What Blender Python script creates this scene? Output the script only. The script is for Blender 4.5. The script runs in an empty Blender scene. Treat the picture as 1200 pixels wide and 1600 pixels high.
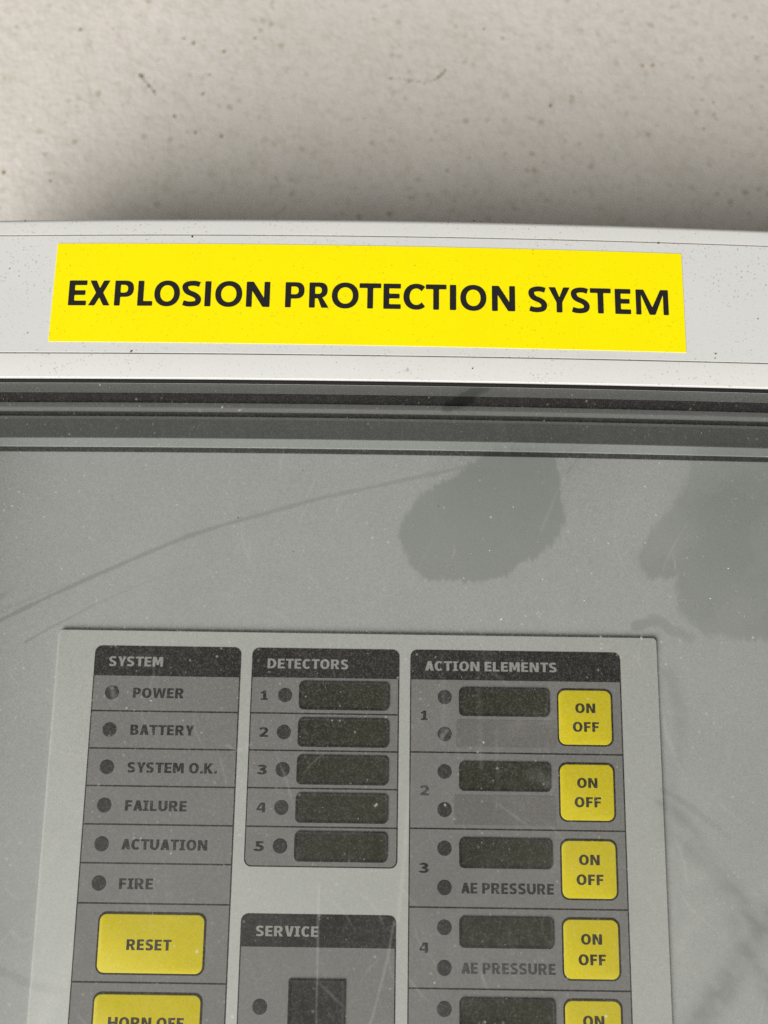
import bpy, bmesh, math, random
import numpy as np
from mathutils import Matrix, Vector

random.seed(11)
rng = np.random.default_rng(7)
S = bpy.context.scene
COL = S.collection

# ------------------------------------------------------------------ camera, light, exposure
# x = right, z = up along the wall, y = into the wall; the front face of the bezel is y = 0
CAM_D = 0.25
R = np.array([[0.9998964805294942, 0.014364335142815507, -0.0008331270225670272],
              [-0.014310758818817321, 0.9868172261920859, -0.16120472782330963],
              [-0.00149345463958511, 0.16119996267512773, 0.9869206359311661]])
dh, dv, dn = R
cam_data = bpy.data.cameras.new("camera")
cam = bpy.data.objects.new("camera", cam_data)
COL.objects.link(cam)
ax = Vector((dh[0], dn[0], -dv[0]))
ay = -Vector((dh[1], dn[1], -dv[1]))
az = -Vector((dh[2], dn[2], -dv[2]))
M = Matrix((ax, ay, az)).transposed().to_4x4()
M.translation = Vector((0, -CAM_D, 0))
cam.matrix_world = M
cam_data.sensor_fit = 'VERTICAL'
cam_data.sensor_width = 25.95
cam_data.sensor_height = 34.6
cam_data.lens = 34.6 * 1202 / 1600
cam_data.clip_start = 0.01
cam_data.clip_end = 20
cam_data.dof.use_dof = True
cam_data.dof.focus_distance = 0.262
cam_data.dof.aperture_fstop = 6.5
S.camera = cam

W = bpy.data.worlds.new("World")
S.world = W
W.use_nodes = True
bg = W.node_tree.nodes['Background']
bg.inputs[0].default_value = (1.0, 0.975, 0.90, 1)
bg.inputs[1].default_value = 0.20

def area_light(name, loc, target, size, power, color):
    ld = bpy.data.lights.new(name, 'AREA')
    ld.shape = 'DISK'
    ld.size = size
    ld.energy = power
    ld.color = color
    o = bpy.data.objects.new(name, ld)
    COL.objects.link(o)
    o.location = loc
    o.rotation_euler = (Vector(target) - Vector(loc)).to_track_quat('-Z', 'Y').to_euler()
    return o
area_light("key_light", (-4.6, -4.8, -5.9), (0, 0, 0.05), 6.8, 1390.0, (1.0, 0.975, 0.94))

S.view_settings.view_transform = 'Standard'
S.view_settings.look = 'None'
S.view_settings.exposure = 0
S.view_settings.gamma = 1
S.view_settings.use_curve_mapping = False
S.render.engine = 'CYCLES'
S.cycles.use_denoising = False
S.cycles.max_bounces = 8
S.cycles.transparent_max_bounces = 12

# ------------------------------------------------------------------ material helpers
class NT:
    def __init__(self, name):
        self.m = bpy.data.materials.new(name)
        self.m.use_nodes = True
        self.t = self.m.node_tree
        self.t.nodes.clear()
        self.out = self.n('ShaderNodeOutputMaterial')
        self.tc = self.n('ShaderNodeTexCoord')
        self.co = self.tc.outputs['Object']
    def n(self, kind, **kw):
        x = self.t.nodes.new(kind)
        for k, v in kw.items():
            setattr(x, k, v)
        return x
    def put(self, sock, v):
        if hasattr(v, 'links'):
            self.t.links.new(v, sock)
        elif isinstance(v, (tuple, list)) and len(v) == 3 and sock.type == 'RGBA':
            sock.default_value = (*v, 1)
        else:
            sock.default_value = v
    def math(self, op, a, b=0.0, clamp=False):
        x = self.n('ShaderNodeMath', operation=op)
        x.use_clamp = clamp
        self.put(x.inputs[0], a); self.put(x.inputs[1], b)
        return x.outputs[0]
    def noise(self, scale, detail=3, rough=0.55, seed=0.0, co=None):
        x = self.n('ShaderNodeTexNoise')
        x.noise_dimensions = '4D'
        self.put(x.inputs['Vector'], co or self.co)
        x.inputs['W'].default_value = seed
        x.inputs['Scale'].default_value = scale
        x.inputs['Detail'].default_value = detail
        x.inputs['Roughness'].default_value = rough
        return x.outputs['Fac']
    def ramp(self, v, a, b, c=0.0, d=1.0):
        x = self.n('ShaderNodeMapRange')
        self.put(x.inputs[0], v)
        for i, q in enumerate((a, b, c, d)):
            self.put(x.inputs[i + 1], q)
        return x.outputs[0]
    def specks(self, scale, size, keep, seed=0.0, co=None):
        """small irregular spots: one per cell, a share 'keep' of the cells, random size"""
        wv = self.n('ShaderNodeVectorMath', operation='MULTIPLY_ADD')
        nz = self.n('ShaderNodeTexNoise')
        self.put(nz.inputs['Vector'], co or self.co)
        nz.inputs['Scale'].default_value = scale * 2.2
        self.put(wv.inputs[0], nz.outputs['Color'])
        wv.inputs[1].default_value = (0.5 / scale,) * 3
        self.put(wv.inputs[2], co or self.co)
        x = self.n('ShaderNodeTexVoronoi')
        x.voronoi_dimensions = '4D'
        self.put(x.inputs['Vector'], wv.outputs[0])
        x.inputs['W'].default_value = seed
        x.inputs['Scale'].default_value = scale
        sep = self.n('ShaderNodeSeparateColor')
        self.put(sep.inputs[0], x.outputs['Color'])
        k = self.math('LESS_THAN', sep.outputs[0], keep)
        r = self.math('MULTIPLY', self.math('MULTIPLY_ADD', sep.outputs[1], 0.8), size)
        r = self.math('ADD', r, size * 0.25)
        m = self.ramp(x.outputs['Distance'], r, self.math('MULTIPLY', r, 0.5), 0, 1)
        cl = self.ramp(self.noise(45, 3, 0.6, seed + 20, co), 0.40, 0.62, 0.12, 1.0)
        return self.math('MULTIPLY', self.math('MULTIPLY', m, k), cl)
    def mix(self, f, a, b):
        x = self.n('ShaderNodeMix', data_type='RGBA')
        self.put(x.inputs[0], f); self.put(x.inputs[6], a); self.put(x.inputs[7], b)
        return x.outputs[2]
    def bump(self, h, strength, dist):
        x = self.n('ShaderNodeBump')
        x.inputs['Strength'].default_value = strength
        x.inputs['Distance'].default_value = dist
        self.put(x.inputs['Height'], h)
        return x.outputs[0]
    def principled(self, color, rough=0.5, spec=0.5, normal=None, coat=0.0):
        x = self.n('ShaderNodeBsdfPrincipled')
        self.put(x.inputs['Base Color'], color)
        self.put(x.inputs['Roughness'], rough)
        x.inputs['Specular IOR Level'].default_value = spec
        x.inputs['Coat Weight'].default_value = coat
        if normal is not None:
            self.put(x.inputs['Normal'], normal)
        self.t.links.new(x.outputs[0], self.out.inputs[0])
        return x

def plastic(name, col, rough=0.4, var=0.06, grain=900, bump=0.0, spec=0.18):
    t = NT(name)
    nz = t.noise(35, 4, 0.6)
    c = t.mix(t.ramp(nz, 0.3, 0.7), tuple(v * (1 - var) for v in col), tuple(min(1, v * (1 + var)) for v in col))
    fine = t.noise(grain, 2)
    c = t.mix(t.ramp(fine, 0.3, 0.7, 0, 0.5), c, tuple(v * (1 - 1.5 * var) for v in col))
    t.principled(c, t.ramp(nz, 0.3, 0.7, rough * 0.85, rough * 1.2), spec,
                 t.bump(fine, bump, 0.0001) if bump else None)
    return t.m

def painted_wall():
    t = NT("wall_paint")
    cloud = t.noise(14, 5, 0.6)
    c = t.mix(t.ramp(cloud, 0.3, 0.7), (0.68, 0.642, 0.597), (0.745, 0.705, 0.66))
    gr = t.noise(28, 4, 0.6, 3.1)
    c = t.mix(t.ramp(gr, 0.5, 0.75, 0, 0.4), c, (0.60, 0.60, 0.525))
    mott = t.noise(260, 3, 0.6, 5.0)
    c = t.mix(t.ramp(mott, 0.48, 0.74, 0, 0.62), c, (0.54, 0.50, 0.42))
    s1 = t.specks(210, 0.34, 0.55, 1.0)
    c = t.mix(t.math('MULTIPLY', s1, 0.55), c, (0.34, 0.29, 0.19))
    s2 = t.specks(120, 0.18, 0.40, 2.0)
    c = t.mix(t.math('MULTIPLY', s2, 0.5), c, (0.24, 0.22, 0.17))
    s3 = t.specks(60, 0.13, 0.08, 4.0)
    c = t.mix(t.math('MULTIPLY', s3, 0.42), c, (0.20, 0.11, 0.05))
    h = t.math('ADD', t.math('MULTIPLY', t.noise(420, 3, 0.5, 1.0), 0.7), t.math('MULTIPLY', t.noise(130, 2, 0.5, 2.0), 1.0))
    t.principled(c, 0.36, 0.5, t.bump(h, 0.55, 0.0008))
    return t.m

def white_plastic(name, col, keep=1.0):
    t = NT(name)
    nz = t.noise(30, 4, 0.6)
    c = t.mix(t.ramp(nz, 0.3, 0.7), tuple(v * 0.965 for v in col), col)
    film = t.noise(1500, 3, 0.7, 1.0)
    c = t.mix(t.ramp(film, 0.50, 0.75, 0, 0.20), c, (0.42, 0.41, 0.38))
    s1 = t.specks(1250, 0.36, 0.42 * keep, 1.0)
    c = t.mix(t.math('MULTIPLY', s1, 0.5), c, (0.20, 0.17, 0.13))
    s2 = t.specks(520, 0.14, 0.14 * keep, 2.0)
    c = t.mix(t.math('MULTIPLY', s2, 0.75), c, (0.09, 0.075, 0.06))
    s3 = t.specks(130, 0.10, 0.12 * keep, 3.0)
    c = t.mix(t.math('MULTIPLY', s3, 0.8), c, (0.13, 0.075, 0.035))
    h = t.math('ADD', t.noise(900, 2, 0.5, 7.0), t.math('MULTIPLY', s2, 0.8))
    t.principled(c, t.ramp(film, 0.4, 0.7, 0.38, 0.55), 0.3, t.bump(h, 0.10, 0.0002))
    return t.m

def sticker_yellow():
    t = NT("yellow_sticker_vinyl")
    nz = t.noise(40, 4, 0.6)
    c = t.mix(t.ramp(nz, 0.3, 0.7), (1.0, 0.86, 0.0), (1.0, 0.90, 0.0))
    film = t.noise(1300, 3, 0.7, 1.0)
    c = t.mix(t.ramp(film, 0.54, 0.78, 0, 0.25), c, (0.60, 0.48, 0.01))
    s1 = t.specks(1200, 0.36, 0.36, 11.0)
    c = t.mix(t.math('MULTIPLY', s1, 0.42), c, (0.32, 0.24, 0.02))
    s2 = t.specks(330, 0.11, 0.12, 12.0)
    c = t.mix(t.math('MULTIPLY', s2, 0.8), c, (0.14, 0.10, 0.02))
    t.principled(c, 0.55, 0.15, t.bump(t.noise(700, 2, 0.5, 3.0), 0.06, 0.0001))
    return t.m

def ink(name, col, worn=0.0, worn_col=(0.3, 0.3, 0.3), rough=0.5):
    t = NT(name)
    f = t.noise(1600, 3, 0.65, 2.0)
    c = t.mix(t.ramp(f, 0.45, 0.75, 0, 0.35 + worn), col, worn_col)
    t.principled(c, rough, 0.15)
    return t.m

def clear_cover():
    """clear polycarbonate; the 'dust' attribute holds how much dust lies where"""
    t = NT("dusty_clear_plastic")
    at = t.n('ShaderNodeAttribute', attribute_name='dust').outputs['Fac']
    milk = t.n('ShaderNodeAttribute', attribute_name='milk').outputs['Fac']
    film = t.n('ShaderNodeAttribute', attribute_name='film').outputs['Fac']
    geo = t.n('ShaderNodeNewGeometry')
    dt = t.n('ShaderNodeVectorMath', operation='DOT_PRODUCT')
    t.put(dt.inputs[0], geo.outputs['Incoming']); t.put(dt.inputs[1], geo.outputs['Normal'])
    one = t.math('SUBTRACT', 1.0, t.math('ABSOLUTE', dt.outputs['Value']), True)
    fres = t.math('MULTIPLY_ADD', t.math('POWER', one, 5.0), 0.96)
    fres.node.inputs[2].default_value = 0.04
    tr = t.n('ShaderNodeBsdfTransparent'); t.put(tr.inputs[0], t.mix(t.math('MULTIPLY', at, t.ramp(t.noise(1500, 3, 0.7, 9.0), 0.42, 0.70, 0.0, 0.22)), t.mix(film, (0.972, 0.978, 0.972), (0.745, 0.760, 0.750)), (0.35, 0.35, 0.34)))
    gl = t.n('ShaderNodeBsdfGlossy'); gl.inputs[1].default_value = 0.05
    mx = t.n('ShaderNodeMixShader')
    t.put(mx.inputs[0], fres); t.put(mx.inputs[1], tr.outputs[0]); t.put(mx.inputs[2], gl.outputs[0])
    grain = t.noise(2100, 3, 0.7, 1.0)
    clump = t.noise(420, 3, 0.65, 2.0)
    g = t.math('MULTIPLY', t.ramp(grain, 0.48, 0.74, 0.0, 7.0), t.ramp(clump, 0.3, 0.7, 0.8, 1.2))
    f = t.math('MULTIPLY', t.math('MULTIPLY', at, g), 0.019)
    f = t.math('ADD', f, t.math('MULTIPLY', milk, t.ramp(clump, 0.3, 0.7, 0.008, 0.016)))
    s1 = t.math('MULTIPLY', t.specks(820, 0.30, 0.14, 5.0), t.math('MINIMUM', at, 1.0))
    s2 = t.math('MULTIPLY', t.specks(330, 0.13, 0.30, 6.0), t.math('MULTIPLY_ADD', at, 0.75))
    f = t.math('ADD', f, t.math('MULTIPLY', s1, 0.34))
    f = t.math('ADD', f, t.math('MULTIPLY', s2, 0.7), True)
    df = t.n('ShaderNodeBsdfDiffuse'); df.inputs[0].default_value = (0.74, 0.735, 0.70, 1)
    m2 = t.n('ShaderNodeMixShader')
    t.put(m2.inputs[0], f); t.put(m2.inputs[1], mx.outputs[0]); t.put(m2.inputs[2], df.outputs[0])
    t.t.links.new(m2.outputs[0], t.out.inputs[0])
    return t.m

def plain_clear():
    t = NT("clear_plastic")
    tr = t.n('ShaderNodeBsdfTransparent'); tr.inputs[0].default_value = (0.97, 0.98, 0.975, 1)
    gl = t.n('ShaderNodeBsdfGlossy'); gl.inputs[1].default_value = 0.08
    mx = t.n('ShaderNodeMixShader'); mx.inputs[0].default_value = 0.012
    t.put(mx.inputs[1], tr.outputs[0]); t.put(mx.inputs[2], gl.outputs[0])
    t.t.links.new(mx.outputs[0], t.out.inputs[0])
    return t.m

MAT = dict(
    wall=painted_wall(),
    white=white_plastic("white_plastic", (0.735, 0.735, 0.722)),
    white_flat=white_plastic("white_plastic_inset", (0.715, 0.72, 0.71), 1.2),
    housing=plastic("grey_housing_plastic", (0.5, 0.5, 0.48)),
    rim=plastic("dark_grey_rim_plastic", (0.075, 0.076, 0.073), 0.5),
    rim_lit=plastic("lit_edge_rim_plastic", (0.18, 0.183, 0.178), 0.45),  # rim plastic with the light on its rounded edge put into the colour
    gap_shade=plastic("dark_grey_gap_shade", (0.045, 0.044, 0.042), 0.6),  # shade in the rim groove and flange gap, painted dark grey
    grime=plastic("groove_grime", (0.34, 0.31, 0.27), 0.8, 0.3, 700),
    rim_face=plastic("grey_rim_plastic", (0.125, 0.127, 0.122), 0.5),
    groove_gap_black=plastic("black_groove_and_gap_shade", (0.014, 0.013, 0.013), 0.7),  # black band of the rim; also paints the shade in the cover gap
    back=plastic("grey_back_panel_paint", (0.428, 0.433, 0.420), 0.45, 0.04),
    flange=plastic("pale_flange_paint", (0.43, 0.445, 0.43), 0.4, 0.04),
    plate=plastic("pale_grey_overlay", (0.550, 0.553, 0.528), 0.5, 0.03),
    section=plastic("grey_overlay_print", (0.222, 0.212, 0.207), 0.5, 0.06),
    black=plastic("black_overlay_print", (0.016, 0.014, 0.013), 0.5, 0.2),
    line=plastic("black_line_print", (0.014, 0.012, 0.012), 0.5, 0.1),
    text=ink("black_lettering", (0.018, 0.016, 0.016), 0.0, (0.06, 0.055, 0.055)),
    text_worn=ink("worn_black_lettering", (0.05, 0.047, 0.047), 0.25, (0.16, 0.155, 0.155)),
    text_light=ink("grey_lettering", (0.33, 0.33, 0.315), 0.0, (0.25, 0.25, 0.24)),
    text_sign=ink("sticker_lettering", (0.016, 0.016, 0.017), 0.0, (0.055, 0.05, 0.035)),
    text_button=ink("button_lettering", (0.035, 0.03, 0.012), 0.0, (0.09, 0.08, 0.02)),
    led=plastic("unlit_indicator_plastic", (0.038, 0.033, 0.032), 0.65, 0.3, 700),
    screen=plastic("unlit_display_glass", (0.030, 0.031, 0.017), 0.25, 0.15),
    bezel=plastic("dark_display_bezel", (0.016, 0.016, 0.014), 0.45, 0.1),
    button=plastic("yellow_button_film", (0.80, 0.65, 0.002), 0.45, 0.05),
    tape=plastic("grey_blanking_tape", (0.182, 0.171, 0.167), 0.55, 0.08),
    yellow=sticker_yellow(),
    cover=clear_cover(),
    clear=plain_clear(),
    rust=plastic("rust_crumb", (0.09, 0.055, 0.03), 0.8, 0.4, 3000),
    lint=plastic("pale_lint", (0.82, 0.80, 0.74), 0.7, 0.05),
    wallmark=plastic("grey_wall_scuff", (0.19, 0.175, 0.14), 0.7, 0.3, 1500),
    wallmark_brown=plastic("brown_wall_stain", (0.34, 0.27, 0.17), 0.7, 0.2, 1500),
    wallmark_red=plastic("red_paint_fleck", (0.45, 0.05, 0.03), 0.6, 0.1),
)

# ------------------------------------------------------------------ object helpers
def link(name, mesh, parent=None, loc=(0, 0, 0)):
    o = bpy.data.objects.new(name, mesh)
    COL.objects.link(o)
    o.parent = parent
    o.location = loc
    return o
def mesh_of(name, verts, faces, mats, fmat=None, smooth=None):
    me = bpy.data.meshes.new(name)
    me.from_pydata([tuple(map(float, v)) for v in verts], [], faces)
    for m in (mats if isinstance(mats, (list, tuple)) else [mats]):
        me.materials.append(m)
    if fmat is not None:
        me.polygons.foreach_set('material_index', fmat)
    me.update()
    bm = bmesh.new(); bm.from_mesh(me)
    bmesh.ops.recalc_face_normals(bm, faces=bm.faces)
    bm.to_mesh(me); bm.free()
    if smooth is not None:
        me.polygons.foreach_set('use_smooth', [True] * len(me.polygons))
        me.set_sharp_from_angle(angle=math.radians(smooth))
    return me
def empty(name, loc, label, cat, group=None):
    o = bpy.data.objects.new(name, None)
    COL.objects.link(o)
    o.empty_display_size = 0.02
    o.location = loc
    o['label'] = label; o['category'] = cat
    if group: o['group'] = group
    return o

def sweep(profile, xl, xr, zt, zb, side, seg_mats, mats, name, bow=None, n=48, smooth=35, closed=False):
    """profile (o, y) swept round a rectangle; o = outward offset in m, narrower by 'side' on left and right"""
    path = []
    ts = [i / n for i in range(n + 1)]
    for t in ts: path.append(('t', t))
    for t in (1 / 3, 2 / 3): path.append(('r', t))
    for t in ts[::8]: path.append(('b', t))
    for t in (1 / 3, 2 / 3): path.append(('l', t))
    V = []; np_ = len(profile)
    for side_k, t in path:
        for o, y in profile:
            L, Rr, T, B = xl - o * side, xr + o * side, zt + o, zb - o
            if side_k == 't': x, z = L + (Rr - L) * t, T
            elif side_k == 'r': x, z = Rr, T + (B - T) * t
            elif side_k == 'b': x, z = Rr + (L - Rr) * t, B
            else: x, z = L, B + (T - B) * t
            if bow: z += bow(x, z)
            V.append((x, y, z))
    F = []; fm = []
    m = len(path)
    for i in range(m):
        j = (i + 1) % m
        for k in range(np_ if closed else np_ - 1):
            k2 = (k + 1) % np_
            F.append((i * np_ + k, j * np_ + k, j * np_ + k2, i * np_ + k2))
            fm.append(seg_mats[k] if seg_mats else 0)
    return mesh_of(name, V, F, mats, fm, smooth)

def rrect(x0, x1, z0, z1, r, n=5):
    pts = []
    for cx, cz, a0 in ((x1 - r, z1 - r, 0), (x0 + r, z1 - r, 90), (x0 + r, z0 + r, 180), (x1 - r, z0 + r, 270)):
        for i in range(n + 1):
            a = math.radians(a0 + 90 * i / n)
            pts.append((cx + r * math.cos(a), cz + r * math.sin(a)))
    return pts
def slab(name, x0, x1, z0, z1, r, h0, h1, mat, bev=0.0, corners=None):
    """rounded rectangle standing from height h0 to h1 in front of the plate (towards -y); bev = edge rounding"""
    levels = [(0.0, h0)]
    if bev > 0:
        for i in range(4):
            a = math.radians(90 * i / 3)
            levels.append((bev * (1 - math.cos(a)), h1 - min(bev, h1 - h0) * (1 - math.sin(a))))
    else:
        levels.append((0.0, h1))
    V = []; F = []
    n = None
    for ins, h in levels:
        c = rrect(x0 + ins, x1 - ins, z0 + ins, z1 - ins, max(r - ins, 1e-5))
        if corners == 'top':      # only the upper corners are round
            c = [p for p in c[:12]] + [(x0 + ins, z0 + ins), (x1 - ins, z0 + ins)]
        n = len(c)
        V += [(p[0], -h, p[1]) for p in c]
    for l in range(len(levels) - 1):
        for i in range(n):
            j = (i + 1) % n
            F.append((l * n + i, l * n + j, (l + 1) * n + j, (l + 1) * n + i))
    F.append(tuple(range((len(levels) - 1) * n, len(levels) * n)))
    F.append(tuple(reversed(range(n))))
    return mesh_of(name, V, F, mat, None, 30)
def ring(name, x0, x1, z0, z1, r, wd, h0, h1, mat, inner_h=None):
    """raised rounded frame with a sloping inside"""
    lv = [(0, h0), (0, h1), (wd * 0.45, h1), (wd, inner_h if inner_h is not None else h0)]
    V = []; F = []
    for ins, h in lv:
        c = rrect(x0 + ins, x1 - ins, z0 + ins, z1 - ins, max(r - ins, 2e-4)); n = len(c)
        V += [(p[0], -h, p[1]) for p in c]
    for l in range(3):
        for i in range(n):
            j = (i + 1) % n
            F.append((l * n + i, l * n + j, (l + 1) * n + j, (l + 1) * n + i))
    return mesh_of(name, V, F, mat, None, 30)
def dome(name, r, h0, h1, mat, n=28):
    V = []; F = []
    lv = [(r, h0), (r * 0.97, h0 + (h1 - h0) * 0.55), (r * 0.85, h0 + (h1 - h0) * 0.8), (r * 0.5, h1)]
    for rr, h in lv:
        V += [(rr * math.cos(2 * math.pi * i / n), -h, rr * math.sin(2 * math.pi * i / n)) for i in range(n)]
    for l in range(len(lv) - 1):
        for i in range(n):
            j = (i + 1) % n
            F.append((l * n + i, l * n + j, (l + 1) * n + j, (l + 1) * n + i))
    F.append(tuple(range((len(lv) - 1) * n, len(lv) * n)))
    return mesh_of(name, V, F, mat, None, 60)

# ------------------------------------------------------------------ lettering (cap height 1, own outlines)
def arc(cx, cy, rx, ry, a0, a1, n=14, p=2.0):
    out = []
    for i in range(n + 1):
        a = math.radians(a0 + (a1 - a0) * i / n)
        c, s = math.cos(a), math.sin(a)
        out.append((cx + rx * math.copysign(abs(c) ** (2 / p), c), cy + ry * math.copysign(abs(s) ** (2 / p), s)))
    return out
def catmull(P, n=7):
    P = [np.array(p, float) for p in P]
    Q = [2 * P[0] - P[1]] + P + [2 * P[-1] - P[-2]]
    out = []
    for i in range(1, len(Q) - 2):
        p0, p1, p2, p3 = Q[i - 1:i + 3]
        for k in range(n):
            t = k / n
            out.append(0.5 * ((2 * p1) + (-p0 + p2) * t + (2 * p0 - 5 * p1 + 4 * p2 - p3) * t * t + (-p0 + 3 * p1 - 3 * p2 + p3) * t ** 3))
    out.append(P[-1])
    return [tuple(q) for q in out]
def stroke(P, t0, t1=None):
    P = np.array(P); n = len(P)
    D = np.gradient(P, axis=0); D /= np.linalg.norm(D, axis=1)[:, None] + 1e-9
    N = np.stack([-D[:, 1], D[:, 0]], 1)
    w = np.full(n, t0) if t1 is None else t0 + (t1 - t0) * np.abs(D[:, 1]) ** 2   # t1 = thickness where upright
    a = P + N * w[:, None] / 2; b = P - N * w[:, None] / 2
    return [tuple(q) for q in a] + [tuple(q) for q in b[::-1]]
def bowl(x0, x1, y0, y1, n=12, p=2.4):
    """from (x0,y1) round the right to (x0,y0)"""
    k = x1 - (y1 - y0) * 0.5
    k = max(k, x0)
    return [(x0, y1)] + arc(k, (y0 + y1) / 2, x1 - k, (y1 - y0) / 2, 90, -90, n, p) + [(x0, y0)]

def glyph(ch, w, s, h, slab_i=True):
    """contours of a capital of width w, stem s, bar h; inner contours are holes"""
    if ch == 'E': return [[(0, 0), (0, 1), (w, 1), (w, 1 - h), (s, 1 - h), (s, .5 + h * .55), (w * .93, .5 + h * .55), (w * .93, .5 - h * .45), (s, .5 - h * .45), (s, h), (w, h), (w, 0)]]
    if ch == 'F': return [[(0, 0), (0, 1), (w, 1), (w, 1 - h), (s, 1 - h), (s, .5 + h * .5), (w * .92, .5 + h * .5), (w * .92, .5 - h * .5), (s, .5 - h * .5), (s, 0)]]
    if ch == 'L': return [[(0, 0), (0, 1), (s, 1), (s, h), (w, h), (w, 0)]]
    if ch == 'H': return [[(0, 0), (0, 1), (s, 1), (s, .5 + h / 2), (w - s, .5 + h / 2), (w - s, 1), (w, 1), (w, 0), (w - s, 0), (w - s, .5 - h / 2), (s, .5 - h / 2), (s, 0)]]
    if ch == 'T': return [[(w / 2 - s / 2, 0), (w / 2 - s / 2, 1 - h), (0, 1 - h), (0, 1), (w, 1), (w, 1 - h), (w / 2 + s / 2, 1 - h), (w / 2 + s / 2, 0)]]
    if ch == 'I':
        if not slab_i: return [[(0, 0), (0, 1), (w, 1), (w, 0)]]
        q = h * .85; a = w / 2 - s / 2; b = w / 2 + s / 2
        return [[(0, 0), (0, q), (a, q), (a, 1 - q), (0, 1 - q), (0, 1), (w, 1), (w, 1 - q), (b, 1 - q), (b, q), (w, q), (w, 0)]]
    if ch == 'N':
        a, d = s * 1.2, .36
        return [[(0, 0), (0, 1), (a, 1), (w - s, d), (w - s, 1), (w, 1), (w, 0), (w - a, 0), (s, 1 - d), (s, 0)]]
    if ch == 'M':
        a = s * 1.35; lo = .16 if slab_i else 0.0; b = s * (.42 if slab_i else .5)
        if slab_i: return [[(0, 0), (0, 1), (a, 1), (w / 2, .50), (w - a, 1), (w, 1), (w, 0), (w - s, 0), (w - s, .66), (w / 2 + b, lo), (w / 2 - b, lo), (s, .66), (s, 0)]]
        return [[(0, 0), (0.0, 1), (a, 1), (w / 2, .30), (w - a, 1), (w, 1), (w, 0), (w - s * .9, 0), (w - s * .9, .80), (w / 2 + b, lo), (w / 2 - b, lo), (s * .9, .80), (s * .9, 0)]]
    if ch == 'A':
        t = s * 1.12; c = w / 2; k = .20; q = k + h * .8
        def lx(y): return (c - t * .55) * y                 # outer left edge
        def il(y): return lx(y) + t * 1.02
        top = 1 - t / (c - t * .55) * .52
        return [[(0, 0), (c - t * .55, 1), (c + t * .55, 1), (w, 0), (w - t * 1.02, 0), (w - il(k), k), (il(k), k), (t * 1.02, 0)],
                [(il(q), q), (w - il(q), q), (c, min(.86, max(top, q + .2)))]]
    if ch == 'V':
        t = s * 1.12; c = w / 2
        return [[(0, 1), (t, 1), (c, .27), (w - t, 1), (w, 1), (c + t * .55, 0), (c - t * .55, 0)]]
    if ch == 'W':
        t = s * .98; q = w / 4
        return [[(0, 1), (t, 1), (q * 1.08, .30), (w / 2 - t * .48, 1), (w / 2 + t * .48, 1), (w - q * 1.08, .30), (w - t, 1), (w, 1), (w - q + t * .52, 0), (w - q - t * .52, 0), (w / 2, .66), (q + t * .52, 0), (q - t * .52, 0)]]
    if ch == 'Y':
        t = s * 1.15; c = w / 2
        return [[(c - s / 2, 0), (c - s / 2, .40), (0, 1), (t, 1), (c, .60), (w - t, 1), (w, 1), (c + s / 2, .40), (c + s / 2, 0)]]
    if ch == 'X':
        t = s * 1.1; c = w / 2
        return [[(0, 0), (c - t * .56, .51), (w * .03, 1), (w * .03 + t, 1), (c, .69), (w * .97 - t, 1), (w * .97, 1), (c + t * .56, .51), (w, 0), (w - t, 0), (c, .32), (t, 0)]]
    if ch == 'K':
        t = s * 1.25
        return [[(0, 0), (0, 1), (s, 1), (s, .60), (w - t, 1), (w, 1), (w * .52, .53), (w, 0), (w - t, 0), (s * 1.05 + .04, .40), (s, .35), (s, 0)]]
    if ch == 'O':
        return [arc(w / 2, .5, w / 2, .515, 0, 354, 40, 2.15), arc(w / 2, .5, w / 2 - s, .515 - h, 0, 354, 40, 2.1)]
    if ch == 'C':
        rx, ry = w * .56, .515; cx = rx
        e = 40; 
        o = arc(cx, .5, rx, ry, e + 8, 360 - e - 8, 30, 2.15)
        i = arc(cx, .5, rx - s, ry - h, 360 - e, e, 30, 2.1)
        f = w / max(p[0] for p in o + i)
        return [[(x * f, y) for x, y in o + i]]
    if ch == 'S':
        a = s * .52; b = h / 2
        P = [(w * .90, .865), (w * .66, 1.005 - b), (w * .40, 1.0 - b), (a + .02, .87 - b * .3), (a, .71), (w * .30, .565), (w * .68, .435), (w - a, .30), (w - a - .03, .15), (w * .60, b), (w * .32, b - .005), (w * .07, .135)]
        return [stroke(catmull(P), h * 1.05, s)]
    if ch == 'P':
        return [[(0, 0), (0, 1)] + bowl(w * .45, w, .35, 1) + [(s, .35), (s, 0)], [(s, .35 + h * .9)] + bowl(w * .43, w - s, .35 + h * .9, 1 - h * .9)[::-1] + [(s, 1 - h * .9)]]
    if ch == 'R':
        return [[(0, 0), (0, 1)] + bowl(w * .42, w * .93, .40, 1)[:-2] + [(w * .66, .415), (w, 0), (w - s * 1.25, 0), (w * .45, .37), (s, .37), (s, 0)], [(s, .40 + h * .8)] + bowl(w * .40, w * .93 - s, .40 + h * .8, 1 - h * .9)[::-1] + [(s, 1 - h * .9)]]
    if ch == 'D':
        return [[(0, 0), (0, 1)] + arc(w * .40, .5, w * .60, .5, 90, -90, 20, 2.2), [(s, h)] + arc(w * .38, .5, w * .62 - s, .5 - h, -90, 90, 20, 2.1) + [(s, 1 - h)]]
    if ch == 'B':
        return [[(0, 0), (0, 1)] + bowl(w * .45, w * .93, .53, 1)[:-1] + [(w * .72, .52)] + bowl(w * .45, w, 0, .53)[1:],
                [(s, .53 + h * .35)] + bowl(w * .42, w * .93 - s, .53 + h * .35, 1 - h * .85)[::-1] + [(s, 1 - h * .85)],
                [(s, h * .85)] + bowl(w * .45, w - s, h * .85, .53 - h * .45)[::-1] + [(s, .53 - h * .45)]]
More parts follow.
